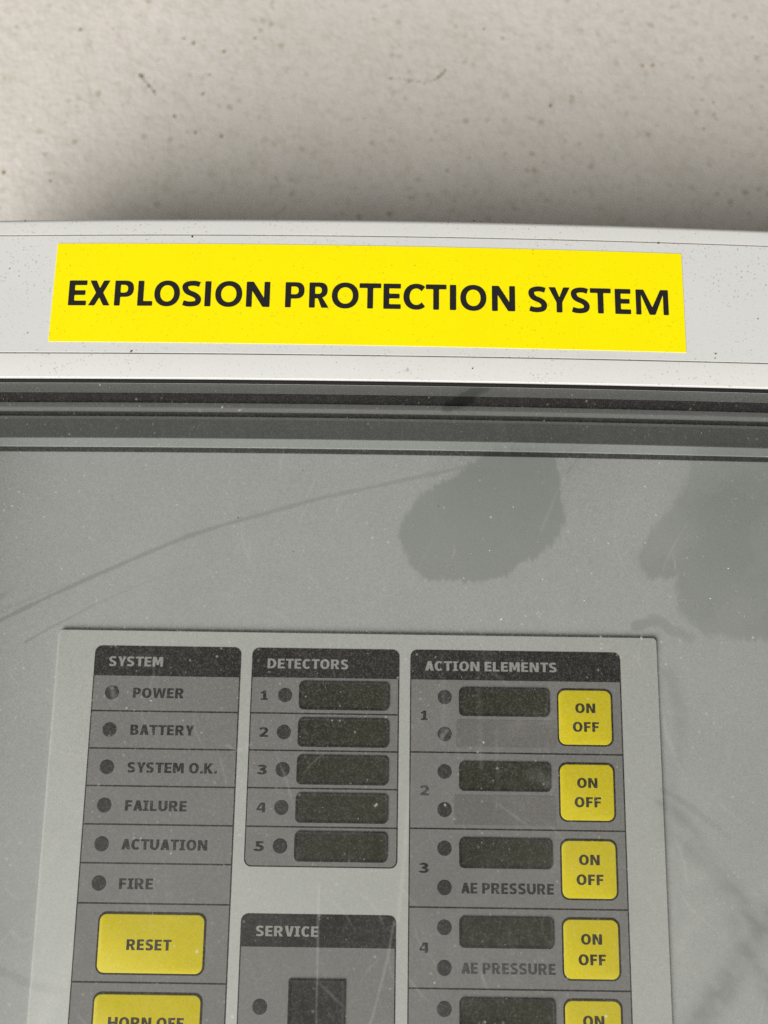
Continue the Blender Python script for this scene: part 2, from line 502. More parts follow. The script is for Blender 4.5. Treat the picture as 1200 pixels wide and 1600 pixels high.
    if ch == 'U':
        return [[(0, 1), (s, 1)] + [(s, .40)] + arc(w / 2, .40, w / 2 - s, .40 - h, 180, 360, 14)[1:] + [(w - s, 1), (w, 1), (w, .38)] + arc(w / 2, .38, w / 2, .395, 0, -180, 18)[1:]]
    if ch == '.': return [[(0, 0), (0, s), (w, s), (w, 0)]]
    if ch == '1':
        q = h * .85; a = w / 2 - s / 2 + .02; b = a + s
        return [[(0, 0), (0, q), (a, q), (a, .70), (0, .70), (0, .83), (a * .8, .88), (a + .02, 1), (b, 1), (b, q), (w, q), (w, 0)]]
    if ch == '2':
        P = catmull([(w * .06, .80), (w * .30, 1 - h / 2), (w * .62, 1 - h / 2), (w - s * .55, .74), (w * .72, .50), (w * .20, h * .75)])
        c = stroke(P, h, s)
        n = len(P)
        up, lowr = c[:n], c[n:]
        return [up[:-1] + [(w * .36 + .04, h), (w, h), (w, 0), (0, 0), (0, h * .8)][0:5] + lowr[1:]] if False else [lowr[::-1][:-1] + [(0, h * 1.0), (0, 0), (w, 0), (w, h), (w * .42, h)] + up[::-1][1:]] if lowr[0][0] < up[-1][0] else [up[:-1] + [(0, h), (0, 0), (w, 0), (w, h), (w * .42, h)] + lowr[1:]]
    if ch == '3':
        cx = w * .40
        return [arc(cx, .745, w * .55, .262, 155, -62, 16) + arc(cx, .28, w * .60, .29, 58, -158, 18)
                + arc(cx, .28, w * .60 - s, .29 - h, -150, 84, 16) + [(w * .22, .452), (w * .22, .585)] + arc(cx, .745, w * .55 - s, .262 - h, -84, 150, 14)]
    if ch == '4':
        x = w * .60
        return [[(x, 0), (x, .22), (0, .22), (0, .40), (x - s * .5, 1), (x + s, 1), (x + s, .40), (w, .40), (w, .22), (x + s, .22), (x + s, 0)], [(w * .20, .40), (x, .40), (x, .80)]]
    if ch == '5':
        cx = w * .38
        return [[(w * .93, 1), (w * .93, 1 - h), (w * .08 + s, 1 - h), (w * .08 + s, .63)] + arc(cx, .315, w * .62, .325, 88, -155, 20)
                + arc(cx, .315, w * .62 - s, .325 - h, -150, 95, 16) + [(w * .08, .44), (w * .08, 1)]]
    return []
ADV = dict(A=.72, B=.66, C=.64, D=.74, E=.56, F=.54, H=.75, I=.44, K=.72, L=.54, M=.86, N=.75, O=.78, P=.64, R=.72, S=.62, T=.66, U=.72, V=.72, W=1.06, Y=.70, X=.74)
ADV.update({'1': .52, '2': .58, '3': .58, '4': .64, '5': .58, '.': .20, ' ': .30})
GAP = {'I': .11, 'A': .06, 'V': .05, 'T': .07, 'Y': .05, '.': .10}

def text_contours(txt):
    x = 0; out = []
    for i, ch in enumerate(txt):
        if ch == ' ':
            x += ADV[' ']; continue
        w = ADV[ch]
        for c in glyph(ch, w, .225, .18):
            out.append([(px + x, py) for px, py in c])
        x += w + GAP.get(ch, .125)
    return out, max(p[0] for c in out for p in c)
def fill(name, contours, mat, thick=2e-5):
    """filled outlines in the x-z plane, facing -y"""
    cu = bpy.data.curves.new(name, 'CURVE')
    cu.dimensions = '2D'; cu.fill_mode = 'BOTH'; cu.extrude = thick
    for c in contours:
        sp = cu.splines.new('POLY')
        sp.points.add(len(c) - 1)
        for q, (x, y) in zip(sp.points, c):
            q.co = (x * 1000, y * 1000, 0, 1)       # mm while filling, scaled back below
        sp.use_cyclic_u = True
    cu.extrude = thick * 1000
    o = bpy.data.objects.new(name, cu)
    COL.objects.link(o)
    bpy.context.view_layer.update()
    dg = bpy.context.evaluated_depsgraph_get()
    me = bpy.data.meshes.new_from_object(o.evaluated_get(dg))
    bpy.data.objects.remove(o); bpy.data.curves.remove(cu)
    me.name = name
    me.transform(Matrix(((.001, 0, 0, 0), (0, 0, .001 * -1, 0), (0, .001, 0, 0), (0, 0, 0, 1))))
    me.materials.clear(); me.materials.append(mat)
    return me
def text_mesh(name, txt, x0, x1, z0, z1, mat, shear=0.0):
    cs, w = text_contours(txt)
    cs = [[(x0 + px / w * (x1 - x0), z0 + py * (z1 - z0)) for px, py in c] for c in cs]
    return fill(name, cs, mat)

# ------------------------------------------------------------------ plane coordinates
def on_plane(px, py, y):
    """point of the plane at depth y seen at a place of the 1200 x 1600 photograph (used for the dirt marks)"""
    r = np.array([px - 600, py - 800, 1202.0])
    t = (CAM_D + y) / (dn @ r)
    return (dh @ r) * t, -(dv @ r) * t

# ------------------------------------------------------------------ the wall
WALL_Y = 0.098
wm = mesh_of("wall", [(-1.5, WALL_Y, -1.5), (1.5, WALL_Y, -1.5), (1.5, WALL_Y, 1.5), (-1.5, WALL_Y, 1.5),
                      (-1.5, WALL_Y + .2, -1.5), (1.5, WALL_Y + .2, -1.5), (1.5, WALL_Y + .2, 1.5), (-1.5, WALL_Y + .2, 1.5)],
             [(0, 1, 2, 3), (4, 5, 6, 7), (0, 1, 5, 4), (1, 2, 6, 5), (2, 3, 7, 6), (3, 0, 4, 7)], MAT['wall'])
wall = link("wall", wm)
wall['kind'] = 'structure'
wall['label'] = 'pale painted wall with brown specks behind the cabinet'

# ------------------------------------------------------------------ control cabinet
XL, XR, ZT, ZB = -0.177, 0.163, 0.0843, -0.300
SIDE = 0.55                              # the side bars of the bezel are narrower than the top bar
def bow(x, z):
    if z < 0.05: return 0.0
    b = 0.0009 + 0.0011 * (max(z - 0.085, 0) / 0.059) ** 2
    return b * max(0.0, 1 - (x / 0.135) ** 2) if abs(x) < .135 else -b * min(1.0, (abs(x) / 0.135) ** 2 - 1) * .6

CB = Vector((-0.007, WALL_Y, ZB - 0.059))
cab = empty("control_cabinet", CB, "white plastic control cabinet with a clear dusty cover mounted on the speckled wall", "cabinet")
def put(name, me, parent=cab, base=CB):
    me.transform(Matrix.Translation(-base))
    return link(name, me, parent)

def mm(pts): return [(a * .001, b * .001) for a, b in pts]
rd = [(1.0 + .3 * (1 - math.cos(math.radians(a))), .56 - .32 * math.sin(math.radians(a))) for a in range(0, 85, 12)]
ro = [(57.0 + 1.9 * math.sin(math.radians(a)), 1.9 - 1.9 * math.cos(math.radians(a))) for a in range(0, 91, 10)]
prof = mm([(1.0, 9.0)] + rd + [(9.25, 0.02), (9.40, 0.06), (9.62, 0.42), (9.82, 0.06), (9.95, 0.0),
                               (52.2, 0.0), (52.28, 0.04), (52.46, 0.38), (52.66, 0.04), (52.75, 0.0)] + ro + [(58.9, 30.0)])
nseg = len(prof) - 1
i_flat = [i for i in range(nseg) if abs(prof[i][0] - .00995) < 1e-6][0]
def groove(i): return any(abs(prof[i][0] - g) < .00026 and abs(prof[i + 1][0] - g) < .00026 for g in (.00962, .05248))
sm = [1 if i == i_flat else 2 if groove(i) else 0 for i in range(nseg)]
put("frame", sweep(prof, XL, XR, ZT, ZB, SIDE, sm, [MAT['white'], MAT['white_flat'], MAT['grime']], "frame", bow, smooth=16))

put("cover_gap_shade", sweep(mm([(-.05, 2.9), (0.0, 1.7), (.25, 1.5), (.8, 1.5), (1.05, 1.8)]), XL, XR, ZT, ZB, 1.0, None, [MAT['groove_gap_black']], "cover_gap_shade", bow))  # dark strip standing for the shade in the gap between frame and cover

# housing: the box behind the bezel, open to the front
hx0, hx1, hz1, hz0 = XL - .0313, XR + .0313, ZT + .0562, ZB - .0562
hp = [(hx0, hz0), (hx1, hz0), (hx1, hz1), (hx0, hz1)]
V = [(x, .012, z) for x, z in hp] + [(x, WALL_Y - .0005, z) for x, z in hp]
F = [(0, 1, 5, 4), (1, 2, 6, 5), (2, 3, 7, 6), (3, 0, 4, 7), (4, 5, 6, 7)]
put("housing", mesh_of("housing", V, F, MAT['housing']))

# inner rim behind the cover: stepped dark moulding, pale flange, dark strip for the shade in its gap
def zz(r, y): return r * (CAM_D + y * .001) / CAM_D      # height (mm) of a ray at depth y (mm)
def prof_of(rows):                                       # rows: (height in the bezel plane, depth mm) -> offset from the opening
    return [((zz(r, y) - 84.3) * .001, y * .001) for r, y in rows]
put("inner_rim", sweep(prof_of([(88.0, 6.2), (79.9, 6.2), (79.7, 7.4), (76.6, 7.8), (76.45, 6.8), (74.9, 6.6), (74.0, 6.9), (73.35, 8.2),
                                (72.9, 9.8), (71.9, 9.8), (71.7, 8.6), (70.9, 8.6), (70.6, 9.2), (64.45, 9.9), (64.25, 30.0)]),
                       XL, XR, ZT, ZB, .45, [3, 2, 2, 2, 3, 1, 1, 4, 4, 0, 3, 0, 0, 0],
                       [MAT['rim'], MAT['rim_lit'], MAT['groove_gap_black'], MAT['rim_face'], MAT['gap_shade']], "inner_rim", lambda x, z: bow(x, .087) * (1 if z > 0 else 0)))
put("flange", sweep(prof_of([(65.4, 29.0), (61.5, 28.7), (61.3, 28.9), (61.2, 29.9)]), XL, XR, ZT, ZB, .45, None, [MAT['flange']], "flange",
                    lambda x, z: bow(x, .087) * .8 * (1 if z > 0 else 0)))
put("flange_gap_shade", sweep(prof_of([(61.3, 29.3), (59.6, 29.5), (59.5, 29.9)]), XL, XR, ZT, ZB, .45, None, [MAT['gap_shade']], "flange_gap_shade",  # dark strip painting in the shade of the gap below the flange
                    lambda x, z: bow(x, .087) * .8 * (1 if z > 0 else 0)))
BACK_Y = 0.030
put("back_panel", mesh_of("back_panel", [(XL - .0, BACK_Y, ZB - .0), (XR, BACK_Y, ZB), (XR, BACK_Y, ZT), (XL, BACK_Y, ZT),
                                         (XL, BACK_Y + .002, ZB), (XR, BACK_Y + .002, ZB), (XR, BACK_Y + .002, ZT), (XL, BACK_Y + .002, ZT)],
                          [(0, 1, 2, 3), (4, 5, 6, 7), (0, 1, 5, 4), (1, 2, 6, 5), (2, 3, 7, 6), (3, 0, 4, 7)], MAT['back']))

# ------------------------------------------------------------------ clear cover with its dust
COV_Y = 0.0030
def axis(a, lo, hi, b, fine, coarse):
    return np.concatenate([np.arange(a, lo, coarse), np.arange(lo, hi, fine), np.arange(hi, b, coarse), [b]])
gx = axis(XL + .0002, -0.138, 0.138, XR - .0002, 0.0004, 0.003)
gz = axis(ZB + .0002, -0.122, ZT - .0004, ZT + .0006, 0.0004, 0.003)
GX, GZ = np.meshgrid(gx, gz)
X, Z = GX.ravel() * 1000, GZ.ravel() * 1000          # mm

def vnoise(x, y, scale, seed):
    g = np.random.default_rng(seed).random((256, 256))
    u, v = x / scale + 1000, y / scale + 1000
    i, j = np.floor(u).astype(int), np.floor(v).astype(int)
    fu, fv = u - i, v - j
    fu, fv = fu * fu * (3 - 2 * fu), fv * fv * (3 - 2 * fv)
    a, b = g[i % 256, j % 256], g[(i + 1) % 256, j % 256]
    c, d = g[i % 256, (j + 1) % 256], g[(i + 1) % 256, (j + 1) % 256]
    return (a * (1 - fu) + b * fu) * (1 - fv) + (c * (1 - fu) + d * fu) * fv
def fbm(x, y, scale, seed, oct=4):
    s = 0; a = .5; t = 0
    for k in range(oct):
        s = s + a * vnoise(x, y, scale / 2 ** k, seed + k); t += a; a *= .55
    return s / t
def plane_pts(pts): return np.array([on_plane(px, py, COV_Y) for px, py in pts]) * 1000
def smooth(e0, e1, v):
    t = np.clip((v - e0) / (e1 - e0), 0, 1); return t * t * (3 - 2 * t)
def poly_dist(pts):
    """signed distance (mm), negative inside"""
    P = plane_pts(pts); d = np.full(X.shape, 1e9); ins = np.zeros(X.shape, bool)
    for a, b in zip(P, np.roll(P, -1, 0)):
        e = b - a; t = np.clip(((X - a[0]) * e[0] + (Z - a[1]) * e[1]) / (e @ e), 0, 1)
        d = np.minimum(d, np.hypot(X - a[0] - t * e[0], Z - a[1] - t * e[1]))
        c = (a[1] > Z) != (b[1] > Z)
        with np.errstate(divide='ignore', invalid='ignore'):
            ins ^= c & (X < (b[0] - a[0]) * (Z - a[1]) / (b[1] - a[1]) + a[0])
    return np.where(ins, -d, d)
def line_dist(pts, n=8):
    P = np.array(catmull(plane_pts(pts), n)) if len(pts) > 2 else plane_pts(pts)
    d = np.full(X.shape, 1e9); s = np.zeros(X.shape); L = 0
    seg = np.hypot(*np.diff(P, axis=0).T); tot = seg.sum()
    for a, b, l in zip(P[:-1], P[1:], seg):
        e = b - a; t = np.clip(((X - a[0]) * e[0] + (Z - a[1]) * e[1]) / (e @ e + 1e-9), 0, 1)
        q = np.hypot(X - a[0] - t * e[0], Z - a[1] - t * e[1])
        m = q < d; d = np.where(m, q, d); s = np.where(m, (L + t * l) / tot, s); L += l
    return d, s                                          # distance, place along the line 0..1

dust = 0.72 + 0.56 * fbm(X, Z, 60, 1, 5)
milk = 0.35 + 0.5 * fbm(X, Z, 45, 21, 4)
low = smooth(-15, -85, Z)                                # dust is finer and more even lower down on the cover
milk += low * 2.6 * smooth(.3, .75, fbm(X, Z, 34, 33, 5)) + 3.0 * low * smooth(72, 95, X)
dust *= (1 - 0.30 * low) * (1 - .5 * smooth(58, 68, Z))
hair = fbm(X * 2.6, Z * 0.45, 2.4, 40, 3) - .5           # upright brush hairs that fray the edges
fray = fbm(X, Z, 5, 50, 4) - .5
# wiped patch in the middle
dA = poly_dist([(770, 700), (712, 742), (660, 770), (633, 803), (623, 838), (637, 880), (662, 905), (725, 910), (788, 902), (822, 876), (868, 850), (880, 812), (876, 760), (866, 712), (858, 690), (800, 690)])
mA = 1 - smooth(-.9, .9, dA + 3.6 * hair * smooth(-40, 40, X) + 1.3 * fray)
mA *= smooth(66, 60, Z + 3 * hair)
# wiped patch at the right
dB = poly_dist([(1090, 690), (1068, 760), (1045, 797), (1017, 832), (993, 872), (1013, 905), (1056, 903), (1062, 955), (1100, 993), (1180, 1003), (1290, 1000), (1290, 690)])
mB = 1 - smooth(-1.5, 1.3, dB + 2.6 * hair + 1.6 * fray)
mB *= .4 * smooth(74, 60, Z + 6 * fray) + .6 * smooth(62, 40, Z - .15 * (X - 110) + 8 * fray)
film = np.maximum(mA * (.86 + .28 * fbm(X * 1.5, Z * .5, 18, 44)), mB * (.78 + .4 * smooth(.3, .65, fbm(X, Z, 19, 46))))
dust *= (1 - .90 * mA) * (1 - .82 * mB)
milk *= (1 - .55 * mA) * (1 - .20 * mB)
# ridges of dust left inside the right patch
for pts, w, k in (([(1062, 938), (1100, 947), (1150, 945), (1210, 925)], 1.0, .75), ([(1075, 870), (1100, 840), (1150, 815), (1210, 822)], 1.8, .25),
                  ([(1140, 790), (1165, 775), (1190, 780)], 2.2, .35), ([(1035, 865), (1055, 870), (1060, 895)], 2.0, .3), ([(680, 870), (705, 885), (720, 905)], 1.4, .5), ([(640, 885), (690, 890)], 1.3, .3)):
    d, s = line_dist(pts)
    g = np.exp(-(d / w) ** 2) * smooth(.40, .72, fbm(X * 1.6, Z * .7, 1.9, 60, 3))
    dust += 4.5 * k * g * (mA + mB > .3)
# scratches and streaks that took the dust away: points, half width mm, depth, fade along
for pts, w, k, f0, f1 in (
        ([(-5, 972), (100, 921), (200, 877), (300, 836), (400, 806), (500, 779), (600, 757), (735, 728)], .75, .72, 1.0, .5),
        ([(-5, 958), (60, 930), (130, 905)], .45, .4, .8, .2),
        ([(40, 1003), (90, 975), (150, 944)], .42, .6, 1.0, .6), ([(150, 944), (230, 909), (310, 883)], .35, .45, .6, .1),
        ([(-5, 936), (22, 918)], .9, .5, 1, .3),
        ([(698, 638), (722, 623), (757, 605)], 1.9, 1.2, 1.0, .9), ([(702, 634), (735, 626)], 1.7, 1.3, 1.0, 1.0), ([(600, 624), (650, 622), (695, 620)], 1.3, .35, .1, .6),
        ([(995, 978), (1030, 970), (1050, 985), (1080, 995)], 1.9, .75, .8, .5),
        ([(860, 720), (900, 700), (950, 690)], .5, .5, .6, .2), ([(885, 740), (905, 715), (925, 700)], .5, .5, .8, .3),
        ([(1035, 1235), (1080, 1262), (1140, 1310)], 1.2, .6, .9, .2), ([(1035, 1255), (1075, 1290), (1110, 1340)], 2.4, .85, .9, .3),
        ([(1040, 1300), (1090, 1335), (1150, 1400), (1205, 1470)], 3.2, .8, .5, .9),
        ([(1205, 1435), (1175, 1475), (1140, 1530), (1085, 1610)], 4.2, .9, .8, 1.0), ([(1150, 1440), (1175, 1500), (1210, 1560)], 3.0, .7, .6, .7),
        ([(-5, 1515), (30, 1530), (60, 1542), (110, 1550)], 1.3, .45, .9, .3), ([(-5, 1440), (30, 1465), (50, 1470)], 2.4, .3, .6, .6),
        ([(1045, 1050), (1062, 1110), (1058, 1170), (1050, 1230)], 2.6, .6, .7, .5)):
    d, s = line_dist(pts)
    if w > 2: g = np.exp(-(d / w) ** 2) * (.62 + .65 * smooth(.3, .7, fbm(X + Z, (X - Z) * .4, 5, 71, 3)))
    else: g = 1 - smooth(w * .45, w * 1.25, d + .5 * w * 2 * (fbm(X, Z, 3, 70, 3) - .5))
    dust *= 1 - k * g * (f0 + (f1 - f0) * s)
    milk *= 1 - .8 * k * g * (f0 + (f1 - f0) * s)
    film = np.maximum(film, (1.2 if w > 2 else 1.5) * k * g * (f0 + (f1 - f0) * s))
# pale streaks: rubbed-in dust, fine white scratches, one painted highlight on an indicator
for pts, w, k, f0, f1 in (
        ([(112, 1482), (90, 1540), (62, 1610)], 2.6, .9, .3, 1.0), ([(85, 1320), (60, 1385)], 1.2, .5, 1, .3),
        ([(499, 1380), (497, 1440), (494, 1610)], .26, 1.9, 1.0, .45), ([(616, 1440), (600, 1520), (576, 1610)], .30, 1.5, .8, .7), ([(640, 1225), (632, 1330), (622, 1440)], .55, 1.2, .4, .9),
        ([(690, 1020), (694, 1100), (690, 1160)], .6, .7, .2, .7), ([(745, 1010), (750, 1120), (752, 1200)], .7, .6, .2, .6), ([(775, 1140), (778, 1230), (770, 1300)], .5, .7, .6, .2),
        ([(1030, 1020), (1035, 1120), (1055, 1180)], .6, 1.0, .3, .8), ([(845, 830), (862, 790), (880, 750)], .5, .8, .7, .2), ([(750, 985), (762, 1040), (800, 1075)], .4, .9, .6, .3),
        ([(1095, 1368), (1085, 1372)], 2.0, .5, 1, 1), ([(355, 1165), (372, 1172), (392, 1163)], .5, 1.2, .7, .7), ([(800, 1140), (835, 1120), (868, 1128)], 2.0, .35, .6, .6),
        ([(174, 1074), (179, 1091)], .7, 1.3, .9, .9), ([(690, 1152), (698, 1142)], .6, 1.1, .9, .9), ([(1050, 1330), (1110, 1250), (1150, 1150)], 1.6, .35, .6, .3), ([(1060, 1480), (1110, 1420), (1200, 1390)], 2.2, .4, .6, .5), ([(1060, 1300), (1075, 1400), (1070, 1520)], 1.2, .3, .4, .6), ([(1120, 1580), (1160, 1500), (1205, 1465)], 1.5, .35, .7, .5),  # first streak paints the pale highlight on the POWER indicator
        ([(20, 1455), (35, 1470), (48, 1466)], .6, 1.0, .8, .8), ([(860, 1225), (835, 1210)], 1.6, .6, .8, .8)):
    d, s = line_dist(pts)
    g = np.exp(-(d / w) ** 2) * (.55 + .9 * fbm(X * 2, Z * .8, 3, 80, 3))
    milk += 10 * k * g * (f0 + (f1 - f0) * s)
for i in range(70):                                       # fine rubbing scratches
    px, py = rng.uniform(0, 1200), rng.uniform(700, 1600)
    a = rng.normal(1.35, .45); L = rng.uniform(25, 120); q = rng.normal(0, 8)
    d, s = line_dist([(px, py), (px + L / 2 * math.cos(a) + q, py + L / 2 * math.sin(a)), (px + L * math.cos(a), py + L * math.sin(a))], 4)
    g = np.exp(-(d / .24) ** 2) * np.sin(np.pi * np.clip(s, 0.02, .98)) * rng.uniform(.4, 1.5)
    milk += 7.0 * g
streak = smooth(.60, .80, fbm(X * .9 + Z * .25, Z * .10, 3.0, 90, 3))
dust *= 1 - .16 * streak
milk += .5 * smooth(.58, .78, fbm(X + Z * .3, Z * .09, 2.2, 95, 3))

nx, nz = len(gx), len(gz)
nf = nx * nz
co = np.zeros((nf + 8, 3))
co[:nf, 0] = GX.ravel(); co[:nf, 1] = COV_Y; co[:nf, 2] = GZ.ravel()
co[:nf, 2] += np.array([0.0])                                 # flat sheet
x0, x1, z0, z1 = gx[0], gx[-1], gz[0], gz[-1]
yb = COV_Y + .0028
co[nf:nf + 4] = [(x0, yb, z0), (x1, yb, z0), (x1, yb, z1), (x0, yb, z1)]
co[nf + 4:] = [(x0, COV_Y, z0), (x1, COV_Y, z0), (x1, COV_Y, z1), (x0, COV_Y, z1)]
idx = np.arange(nf).reshape(nz, nx)
quads = np.stack([idx[:-1, :-1], idx[:-1, 1:], idx[1:, 1:], idx[1:, :-1]], -1).reshape(-1, 4)
extra = np.array([(nf + 3, nf + 2, nf + 1, nf), (nf + 4, nf, nf + 1, nf + 5), (nf + 5, nf + 1, nf + 2, nf + 6), (nf + 6, nf + 2, nf + 3, nf + 7), (nf + 7, nf + 3, nf, nf + 4)])
allq = np.concatenate([quads, extra])
co -= np.array(CB)
me = bpy.data.meshes.new("cover")
me.vertices.add(len(co)); me.vertices.foreach_set('co', co.ravel())
me.loops.add(allq.size); me.loops.foreach_set('vertex_index', allq.ravel())
me.polygons.add(len(allq)); me.polygons.foreach_set('loop_start', np.arange(0, allq.size, 4))
me.materials.append(MAT['cover']); me.materials.append(MAT['clear'])
mi = np.zeros(len(allq), int); mi[len(quads):] = 1
me.polygons.foreach_set('material_index', mi)
for nm, arr in (('dust', dust), ('milk', milk), ('film', film)):
    at = me.attributes.new(nm, 'FLOAT', 'POINT')
    at.data.foreach_set('value', np.concatenate([np.clip(arr, 0, 3 if nm == 'dust' else 12), np.zeros(8)]).astype(np.float32))
me.polygons.foreach_set('use_smooth', np.zeros(len(allq), bool))
me.update(calc_edges=True); me.validate()
link("cover", me, cab)

# ------------------------------------------------------------------ yellow sticker on the bezel
SB = Vector((-.007, 0, .0975))
stk_q = [(-115.6, 97.95), (102.0, 97.0), (102.0, 132.75), (-115.3, 133.6)]      # bl, br, tr, tl (mm)
def stk(u, v):
    a, b, c, d = [np.array(q) for q in stk_q]
    p = ((a * (1 - u) + b * u) * (1 - v) + (d * (1 - u) + c * u) * v) * .001
    return p[0], p[1] + bow(p[0], p[1])
n = 40
V = []; F = []
for h in (0.00001, 0.00016):
    for j in range(5):
        for i in range(n + 1):
            x, z = stk(i / n, j / 4); V.append((x, -h, z))
k = (n + 1) * 5
for j in range(4):
    for i in range(n):
        q = (j * (n + 1) + i, j * (n + 1) + i + 1, (j + 1) * (n + 1) + i + 1, (j + 1) * (n + 1) + i)
        F.append(tuple(c + k for c in q)); F.append(q[::-1])
edge = [i for i in range(n + 1)] + [j * (n + 1) + n for j in range(1, 5)] + [4 * (n + 1) + i for i in range(n - 1, -1, -1)] + [j * (n + 1) for j in range(3, 0, -1)]
for a, b in zip(edge, edge[1:] + edge[:1]): F.append((a, b, b + k, a + k))
me = mesh_of("sticker", V, F, MAT['yellow'])
me.transform(Matrix.Translation(-SB))
sticker = link("warning_sticker", me, None, SB)
sticker['label'] = "yellow sticker reading EXPLOSION PROTECTION SYSTEM in black on the white cabinet frame"
sticker['category'] = "sticker"
LET = [('E', -110.0, -103.85), ('X', -103.1, -95.7), ('P', -94.2, -87.65), ('L', -86.2, -81.05), ('O', -80.5, -71.7), ('S', -70.95, -64.3), ('I', -63.1, -61.0), ('O', -59.5, -50.2), ('N', -48.8, -40.65),
       ('P', -35.35, -28.75), ('R', -27.1, -20.3), ('O', -19.3, -10.05), ('T', -9.8, -2.3), ('E', -1.5, 4.5), ('C', 5.4, 12.9), ('T', 13.1, 20.25), ('I', 21.4, 23.6), ('O', 25.0, 34.0), ('N', 35.9, 43.9),
       ('S', 48.5, 54.9), ('Y', 55.45, 62.85), ('S', 63.15, 69.55), ('T', 69.75, 76.95), ('E', 78.3, 83.75), ('M', 85.5, 96.7)]
def soften(c, r=.035):
    """round off the printed corners a little"""
    out = []; m = len(c)
    for i in range(m):
        p0, p1, p2 = np.array(c[i - 1]), np.array(c[i]), np.array(c[(i + 1) % m])
        a, b = p0 - p1, p2 - p1; la, lb = np.linalg.norm(a), np.linalg.norm(b)
        if la < 1e-6 or lb < 1e-6: continue
        if (a @ b) / (la * lb) < -.9: out.append(tuple(p1)); continue
        q0, q2 = p1 + a / la * min(r, la * .4), p1 + b / lb * min(r, lb * .4)
        for t in (0, .33, .67, 1): out.append(tuple((1 - t) ** 2 * q0 + 2 * t * (1 - t) * p1 + t * t * q2))
    return out
cs = []
CAPH = 9.05
for ch, a, b in LET:
    base = 110.55 + (-.0035) * ((a + b) / 2) - .06
    for c in glyph(ch, (b - a) / CAPH, .222, .188, False):
        L = []
        for x, y in soften(c):
            xx, z_ = (a + x * CAPH) * .001, (base + y * CAPH) * .001
            L.append((xx - SB.x, z_ + bow(xx, z_) - SB.z))
        cs.append(L)
me = fill("lettering", cs, MAT['text_sign'])
link("lettering", me, sticker, (0, -.00019, 0))

# ------------------------------------------------------------------ control panel behind the cover
PS = .001 * 1.1152                       # panel millimetres to metres
PY = 0.0288                             # front of its plate
PB = Vector((-8.2 * PS, PY, -172 * PS))
pan = empty("alarm_control_unit", PB, "pale grey control panel with yellow buttons and dark displays behind the clear cover", "control panel")
def P(u, v): return (u * PS - PB.x, -v * PS - PB.z)
def box(u0, u1, v0, v1):
    a, b = P(u0, v1), P(u1, v0)
    return a[0], b[0], a[1], b[1]
def centred(u0, u1, v0, v1):            # size of a part about its own centre, and that centre
    c = P((u0 + u1) / 2, (v0 + v1) / 2); w, h = (u1 - u0) * PS / 2, (v1 - v0) * PS / 2
    return (-w, w, -h, h), (c[0], 0, c[1])

link("plate", slab("plate", *box(-104.1, 87.75, -1.15, 172), .0015, -.0010, 0, MAT['plate'], .0002), pan)

def section(u0, u1, v0, v1, head_to, divs, heading, hx, label, hv=(7.1, 10.1)):
    sec = link("section_panel", slab("section_panel", *box(u0, u1, v0, v1), .0021, .00001, .00009, MAT['section']), pan)
    sec['label'] = label
    # printed outline: a thin ring just outside the grey
    a = box(u0 - .36, u1 + .36, v0 - .36, v1 + .36); b = box(u0, u1, v0, v1)
    oc, ic = rrect(*a, .0024), rrect(*b, .0021); m = len(oc)
    Vv = [(x, -h, z) for h in (.00001, .00010) for c in (oc, ic) for x, z in c]
    Ff = []
    for i in range(m):
        j = (i + 1) % m
        Ff += [(2 * m + i, 2 * m + j, 3 * m + j, 3 * m + i), (i, j, 2 * m + j, 2 * m + i), (m + i, m + j, 3 * m + j, 3 * m + i)]
    link("outline", mesh_of("outline", Vv, Ff, MAT['line']), sec)
    link("heading_bar", slab("heading_bar", *box(u0 - .05, u1 + .05, v0 - .05, head_to), .0021, .00008, .00013, MAT['black'], 0, 'top'), sec)
    for d in divs:
        link("divider_line", slab("divider_line", *box(u0, u1, d - .22, d + .22), .00005, .00008, .00012, MAT['line']), sec)
    x0, x1, z0, z1 = box(hx[0], hx[1], *hv)
    link("heading_lettering", text_mesh("heading_lettering", heading, x0, x1, z0, z1, MAT['text_light']), sec, (0, -.00016, 0))
    return sec
def print_on(sec, txt, u0, u1, v0, v1, worn=False):
    x0, x1, z0, z1 = box(u0, u1, v0, v1)
    o = link("lettering", text_mesh("lettering", txt, x0, x1, z0, z1, MAT['text_worn' if worn else 'text']), sec, (0, -.00013, 0))
    return o

s_sys = section(-91.5, -45.5, 4.1, 160, 13.1, [24.0, 35.4, 46.65, 58.0, 69.3, 80.8, 102.9, 125.0], "SYSTEM", (-87.15, -69.95), "grey section headed SYSTEM")
s_det = section(-41.25, 5.05, 4.1, 69.35, 12.95, [24.0, 35.3, 46.6, 58.0], "DETECTORS", (-36.6, -10.9), "grey section headed DETECTORS")
s_act = section(9.25, 75.5, 4.0, 160, 12.95, [35.2, 57.9, 80.6, 103.3, 126.0], "ACTION ELEMENTS", (13.6, 55.5), "grey section headed ACTION ELEMENTS", (7.15, 10.1))
s_ser = section(-41.4, 4.9, 83.5, 160, 92.4, [], "SERVICE", (-37.05, -18.25), "grey section headed SERVICE", (86.5, 89.4))

